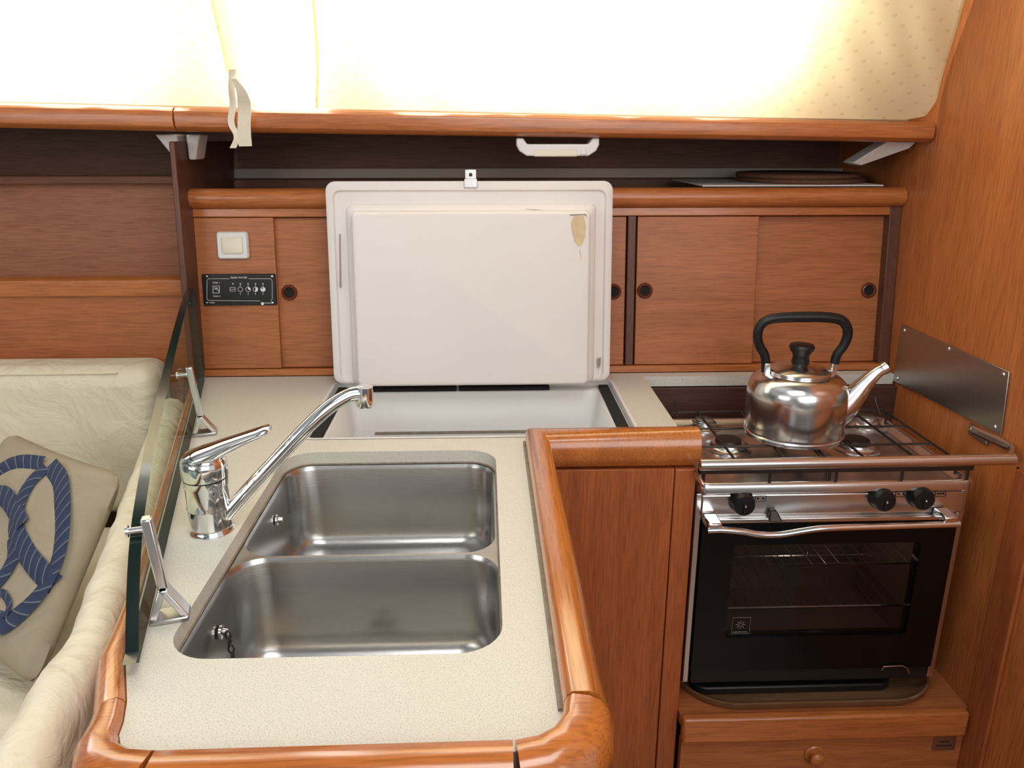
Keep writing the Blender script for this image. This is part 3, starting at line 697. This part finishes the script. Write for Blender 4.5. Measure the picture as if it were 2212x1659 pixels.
bm=plate(BM(),rr(dx0,dx1,dz0,dz1,.004,2),[rr(wx0,wx1,wz0,wz1,.008,4)],-(FY+.015),-(FY-.008))
bmesh.ops.transform(bm,matrix=Matrix(((1,0,0,0),(0,0,-1,0),(0,1,0,0),(0,0,0,1))),verts=bm.verts)
dr=obj('oven_door',bm,'enamel',sv,flatshade=True)
obj('window_pane',box(BM(),wx0-.002,wx1+.002,FY-.004,FY-.001,wz0-.002,wz1+.002),'ovenglass',dr)
obj('door_trim',box(BM(),dx0,dx1,FY-.012,FY+.01,dz1-.006,dz1+.004),'steel',dr,.002)
obj('bottom_strip',box(BM(),dx0+.002,dx1-.002,FY-.002,FY+.02,zb,dz0-.003),'black',dr,.002)
HY=FY-.045
pa=[PY(*p,HY) for p in ((1528,1146),(1560,1145),(1605,1149),(1640,1155),(1685,1155),(1730,1148),(1775,1142),(1850,1139),(1950,1136),(2072,1132))]
obj('door_handle',tube(BM(),smooth(pa,5),.0060,14),'chrome',dr)
for px,py in ((1545,1138),(2055,1124)):
    c=PY(px,py,HY); obj('handle_mount',box(BM(),c.x-.013,c.x+.013,HY-.002,FY-.006,c.z-.009,c.z+.007),'chrome',dr,.003)
c=PY(1678,1110,FY-.01)
bm=BM(); hexa(bm,[(c.x-.016,FY-.02,c.z-.012),(c.x+.010,FY-.02,c.z-.012),(c.x+.010,FY-.002,c.z-.012),(c.x-.016,FY-.002,c.z-.012)],[(c.x-.012,FY-.012,c.z+.008),(c.x-.002,FY-.012,c.z+.008),(c.x-.002,FY-.002,c.z+.008),(c.x-.012,FY-.002,c.z+.008)])
obj('door_catch',bm,'iron',sv,.002)
bm=BM(); a=PY(1578,1370,FY-.006); b_=PY(1622,1334,FY-.006); c=(a+b_)/2; yy=FY-.0052
tube(bm,[V((a.x+.002,yy,a.z)),V((b_.x,yy,a.z)),V((b_.x,yy,b_.z)),V((a.x+.002,yy,b_.z))],.0003,5,True)
for i in range(8):
    t=i*pi/4; rod(bm,V((c.x+.003*cos(t),yy,c.z+.002+.003*sin(t))),V((c.x+.009*cos(t),yy,c.z+.002+.009*sin(t))),.0004,5)
rod(bm,V((a.x+.004,yy,a.z+.004)),V((b_.x-.004,yy,a.z+.004)),.0005,5)
obj('burst_mark',bm,'greige',dr)
pa=[PY(*p,FY-.012) for p in ((1905,1447),(1908,1440),(1950,1438),(1960,1444),(1964,1455))]
obj('wire_clip',tube(BM(),pa,.0014,8),'steel',dr)
bm=BM(); pa=[PY(*p,1.555) for p in ((1742,1206),(1745,1188),(1752,1180),(1868,1180),(1876,1190),(1872,1235))]
obj('cavity_outline',tube(bm,pa,.0012,6),'steel',sv)

A=PY(1512,1004,1.222); B=PY(2190,992,1.235); B.x=min(B.x,.938)
sbr=thing('safety_rail','steel crash bar running in front of the hob, fixed to the bulkhead','rail',((A+B)/2))
obj('bar',tube(BM(),[A,A.lerp(B,.5),B],.0100,16),'steel',sbr)
fl0=PX(2112,938,.945)
pa=[B+V((-.012,.0,0)),B+V((.0,.012,.001)),V((.939,B.y+.05,B.z+.002)),V((.941,fl0.y+.01,fl0.z+.005))]
obj('return_arm',tube(BM(),smooth(pa,5),.009,12,flat=.5,ref=(0,0,1)),'steel',sbr)
bm=BM(); pts=[(fl0.y+.03,fl0.z+.012),(fl0.y+.03,fl0.z-.010),(fl0.y-.03,fl0.z-.012),(fl0.y-.03,fl0.z+.014)]
loft(bm,[[V((.9495,y,z)) for y,z in pts],[V((.944,y,z)) for y,z in pts]])
fg=obj('flange',bm,'plate',sbr,.002)
for dy in (-.015,.005,.022): obj('screw',lathe(BM(),[(.005,0),(.004,.002),(.001,.0025)],(.944,fl0.y+dy,fl0.z+.002),(-1,0,0),12),'chrome',fg)
obj('end_bracket',box(BM(),.366,.372,1.215,1.275,A.z-.04,.8605),'steel',sbr,.002)

pts=[PX(*p,XR-.002) for p in ((1949,708),(2185,793),(2165,940),(1930,822))]
zt_=(pts[0].z+pts[1].z)/2; pts[0].z=pts[1].z=zt_
pts[0].y=min(pts[0].y,1.735); pts[3].y=min(pts[3].y,1.735)
hs=thing('heat_shield','brushed stainless plate screwed to the bulkhead beside the hob','metal plate',((pts[0]+pts[2])/2))
obj('sheet',loft(BM(),[pts,[p-V((.003,0,0)) for p in pts]]),'plate',hs,.001)
for u,v in ((.04,.08),(.96,.08),(.05,.92),(.95,.92),(.5,.06)):
    p=pts[0].lerp(pts[1],u).lerp(pts[3].lerp(pts[2],u),v)
    obj('screw',lathe(BM(),[(.005,0),(.004,.002),(.001,.0025)],(XR-.005,p.y,p.z),(-1,0,0),12),'steel',hs)

# =====================================================================
# KETTLE
# =====================================================================
kz=zg+.003; kc=PZ(1711,938,kz); kc=V((kc.x,kc.y,kz))
kt=thing('kettle','shiny stainless steel kettle with black arched handle standing on the hob','kettle',kc)
obj('body',lathe(BM(),[(.080,0),(.091,.001),(.0960,.004),(.0968,.010),(.0953,.013),(.0958,.020),(.0968,.050),(.0966,.084),(.0955,.100),(.0900,.115),(.079,.125),(.068,.130),(.059,.133)],kc,(0,0,1),64),'kettle',kt,ang=50)
obj('base_rim',tube(BM(),[kc+V((.0965*cos(t*pi/24),.0965*sin(t*pi/24),.012)) for t in range(48)],.0022,8,True),'steel',kt)
ldk=obj('lid',lathe(BM(),[(.060,.133),(.061,.137),(.055,.141),(.040,.146),(.022,.151),(.010,.152)],kc,(0,0,1),48),'kettle',kt,ang=50)
obj('lid_knob',lathe(BM(),[(.017,.151),(.017,.156),(.0155,.161),(.016,.168),(.022,.177),(.0245,.183),(.022,.188),(.010,.190),(.001,.190)],kc,(0,0,1),32),'black',ldk)
sp=[kc+V(p) for p in ((.070,-.006,.042),(.093,-.008,.060),(.112,-.01,.084),(.129,-.012,.109),(.148,-.014,.132),(.163,-.015,.143))]
bm=BM(); tube(bm,smooth(sp,5),[.038,.031,.023,.0165,.0125,.0105],20)
obj('spout',bm,'kettle',kt)
obj('spout_lip',tube(BM(),[sp[-1]-V((.004,0,.003)),sp[-1]+V((.004,0,.002))],.0125,20),'steel',kt)
hp=[(-.072,.132),(-.074,.150),(-.079,.168),(-.091,.185),(-.097,.205),(-.094,.223),(-.082,.235),(-.055,.241),(0,.243),(.050,.242),(.078,.236),(.091,.222),(.094,.205),(.088,.185),(.077,.168),(.074,.150)]
obj('handle',tube(BM(),smooth([kc+V((x*.91,x*-.05,z)) for x,z in hp],4),[.009,.009,.009,.009,.009,.009,.0095,.0100,.0105,.0105,.010,.0095,.0095,.009,.009,.009],14),'black',kt)
for x in (-.066,.067):
    obj('handle_lug',box(BM(),kc.x+x-.006,kc.x+x+.006,kc.y-.008,kc.y+.008,kc.z+.118,kc.z+.152),'steel',kt,.002)

# =====================================================================
# SALOON SIDE
# =====================================================================
zb0=PY(200,772,1.80).z-.02; zt0=PY(200,600,1.80).z; zm=PY(200,640,1.80).z
sp_=thing('backrest_panel','teak panel with rounded top rail behind the cream settee, left of the partition','panel',(-1.15,1.81,zb0))
obj('panel',box(BM(),-1.7,-.662,1.805,1.82,.6,zm),'teak_x',sp_)
obj('top_rail',loft(BM(),[[V((x,y,z)) for y,z in ((1.83,zm),(1.83,zt0),(1.806,zt0),(1.797,zt0-.006),(1.794,zm+.01),(1.798,zm))] for x in (-1.7,-.662)]),'rail_x',sp_,.001)
a=PY(100,372,1.95).z; b_=PY(100,398,1.95).z
tag(obj('shelf_ledge',box(BM(),-1.7,-.662,1.94,1.97,b_,a-.008),'dark_x',None,.003),'dark horizontal ledge inside the open saloon locker at left','ledge')
tag(obj('locker_back_panel',box(BM(),-1.7,-.662,1.99,2.0,.9,b_+.004),'recess'),'dark teak back panel of the open saloon locker at left','panel')
def cushion(name,b4,t4,label,bev):
    bm=BM(); hexa(bm,b4,t4); o=obj(name,bm,'leather',None,bev,5,ang=60); return tag(o,label,'cushion')
zc=PY(200,778,1.74).z
o=cushion('back_cushion',[(-1.8,1.64,.602),(-.745,1.64,.602),(-.745,1.80,.602),(-1.8,1.80,.602)],[(-1.8,1.66,zc),(-.725,1.66,zc),(-.725,1.793,zc),(-1.8,1.793,zc)],'cream leather back cushion against the teak panel at left',.04)
obj('seam',tube(BM(),[V((-1.7,1.668,zc-.010)),V((-.80,1.668,zc-.010))],.0028,6),'leather',o)
zs_=.60
tag(obj('seat_cushion',box(BM(),-1.8,-.64,.3,1.62,.46,zs_),'leather',None,.03,4,ang=60),'cream leather settee seat cushion under the rope pillow','cushion')
tag(obj('settee_base',box(BM(),-1.8,-.66,.32,1.62,0,.46),'teak_z',None,.004),'teak base under the cream settee seat cushion at left','bench')
zB=.886
prof=[(0,.602),(0,zB-.03),(.004,zB-.012),(.014,zB),(.030,zB+.005),(.046,zB+.001),(.057,zB-.014),(.064,zB-.04),(.068,zB-.12),(.068,.602)]
def boff(y):
    t=min(1,max(0,(y-.60)/.24)); return .056+(.026-.056)*t*t*(3-2*t)
path=[(gx(y)-boff(y),y) for y in [.40+.015*i for i in range(83)]]
bm=BM(); sweep(bm,path,prof)
for v in bm.verts:
    if v.co.z>.65: v.co+=V((-abs(noise.noise(v.co*14))*.005,0,noise.noise(v.co*16+V((3,1,2)))*.005+noise.noise(v.co*42)*.0028))
tag(obj('bolster_cushion',bm,'leather',None,ang=70),'long cream leather bolster running along the left side of the glass guard','cushion')
# pillow
Pr=PP(266,1024,(0,1.24,0),V((0,1,0))); Pb=PZ(74,1490,.64); Pt=PY(22,932,1.50); Pl=Pt+Pb-Pr
pn=(Pt-Pr).cross(Pb-Pr).normalized()
if pn.z<0: pn=-pn
def pil(u,v,side):
    k=.035; uu=u*(1-k*(1-v*v)); vv=v*(1-k*(1-u*u))
    rc=max(0,abs(u)+abs(v)-1.82)*.28; uu*=1-rc; vv*=1-rc
    a=(uu+1)/2; b=(vv+1)/2
    p=Pr*(1-a)*(1-b)+Pt*a*(1-b)+Pb*(1-a)*b+Pl*a*b
    h=.038*((1-u**4)*(1-v**4))**.5 if abs(u)<1 and abs(v)<1 else 0
    return p+pn*(h*side+.007*noise.noise(V((u*2,v*2,side)))*(1-u*u)*(1-v*v))
bm=BM(); n_=36
for side in (1,-1):
    G=[[bm.verts.new(pil(-1+2*i/n_,-1+2*j/n_,side)) for i in range(n_+1)] for j in range(n_+1)]
    for j in range(n_):
        for i in range(n_): bm.faces.new((G[j][i],G[j][i+1],G[j+1][i+1],G[j+1][i]))
bmesh.ops.remove_doubles(bm,verts=bm.verts,dist=.0004)
pw=thing('throw_pillow','taupe throw pillow printed with a navy rope knot on the settee','pillow',(Pb.x,Pb.y,Pb.z))
obj('cover',bm,'pillow',pw,ang=70)
def on_pillow(px,py):
    pl=PP(px,py,Pr+pn*.038,pn)
    e1=Pt-Pr; e2=Pb-Pr; d=pl-(Pr+pn*.038); A11=e1.dot(e1);A12=e1.dot(e2);A22=e2.dot(e2);b1_=d.dot(e1);b2_=d.dot(e2)
    D=A11*A22-A12*A12; a=(b1_*A22-b2_*A12)/D; b=(b2_*A11-b1_*A12)/D
    u=max(-.97,min(.97,2*a-1)); v=max(-.97,min(.97,2*b-1)); return pil(u,v,1)
def rope(pts,w=.040,lift=.0):
    P=smooth([V((x,y,0)) for x,y in pts],8); P=[on_pillow(p.x,p.y) for p in P]
    bm=BM(); uvl=bm.loops.layers.uv.new('UVMap'); rows=[]; L=0; Ls=[]
    for i,p in enumerate(P):
        t=(P[min(i+1,len(P)-1)]-P[max(i-1,0)]).normalized(); s=pn.cross(t).normalized()
        if i: L+=(p-P[i-1]).length
        Ls.append(L); rows.append([bm.verts.new(p+s*w/2*c+pn*(.0012+lift+.003*(1-c*c))) for c in (-1,-.6,-.2,.2,.6,1)])
    for i in range(len(rows)-1):
        for j in range(5):
            f=bm.faces.new((rows[i][j],rows[i][j+1],rows[i+1][j+1],rows[i+1][j]))
            for lp_,(a,b) in zip(f.loops,((i,j),(i,j+1),(i+1,j+1),(i+1,j))): lp_[uvl].uv=(Ls[a],b/5)
    obj('rope_print',bm,'rope',pw)
rope([(-30,1035),(5,1005),(40,992),(84,994)],.032)
rope([(100,1000),(126,1035),(133,1090),(127,1150),(110,1215),(80,1275),(38,1325),(0,1350),(-40,1330)],.038)
rope([(97,1000),(64,1045),(44,1095),(42,1145),(60,1195),(86,1235),(104,1262)],.034,.002)
rope([(-30,1072),(5,1066),(32,1092),(56,1140)],.032,.003)
rope([(38,1160),(34,1195),(16,1232),(-6,1262),(-30,1280)],.034,.001)
rope([(-20,1290),(6,1285),(20,1310),(8,1338)],.012,.002)

# =====================================================================
# LIGHT
# =====================================================================
def area(name,loc,tgt,sx,sy,power,col=(1,1,1)):
    l=bpy.data.lights.new(name,'AREA'); l.shape='RECTANGLE'; l.size=sx; l.size_y=sy; l.energy=power; l.color=col
    o=bpy.data.objects.new(name,l); COL.objects.link(o); o.location=loc
    o.rotation_euler=(V(tgt)-V(loc)).to_track_quat('-Z','Y').to_euler(); return o
area('hatch_light',(.1,.35,2.35),(.1,1.1,.8),.8,.6,10.5,(1,.98,.95))
area('companionway_light',(.7,-1.3,1.9),(.2,1.4,.9),1.7,1.3,22,(1,.99,.97))
area('port_light',(-1.6,-.4,1.7),(.3,1.5,.8),1.1,.7,9,(1,.98,.94))
pl_=bpy.data.lights.new('oven_fill','POINT'); pl_.energy=.11; pl_.shadow_soft_size=.02; pl_.color=(1,.88,.8)  # fill light added inside the cavity to make the racks visible
po=bpy.data.objects.new('oven_fill',pl_); COL.objects.link(po); po.location=(.74,1.46,.70)
wd=bpy.data.worlds.new('world'); S.world=wd; wd.use_nodes=True; nt=wd.node_tree; bg=nt.nodes['Background']
tc=nt.nodes.new('ShaderNodeTexCoord'); n=nt.nodes.new('ShaderNodeTexNoise'); n.inputs['Scale'].default_value=1.6; n.inputs['Detail'].default_value=1
r=nt.nodes.new('ShaderNodeValToRGB'); e=r.color_ramp.elements; e[0].position=.36; e[0].color=(.16,.15,.14,1); e[1].position=.66; e[1].color=(.88,.89,.89,1)
nt.links.new(tc.outputs['Generated'],n.inputs['Vector']); nt.links.new(n.outputs['Fac'],r.inputs['Fac']); nt.links.new(r.outputs['Color'],bg.inputs['Color'])
bg.inputs['Strength'].default_value=.72
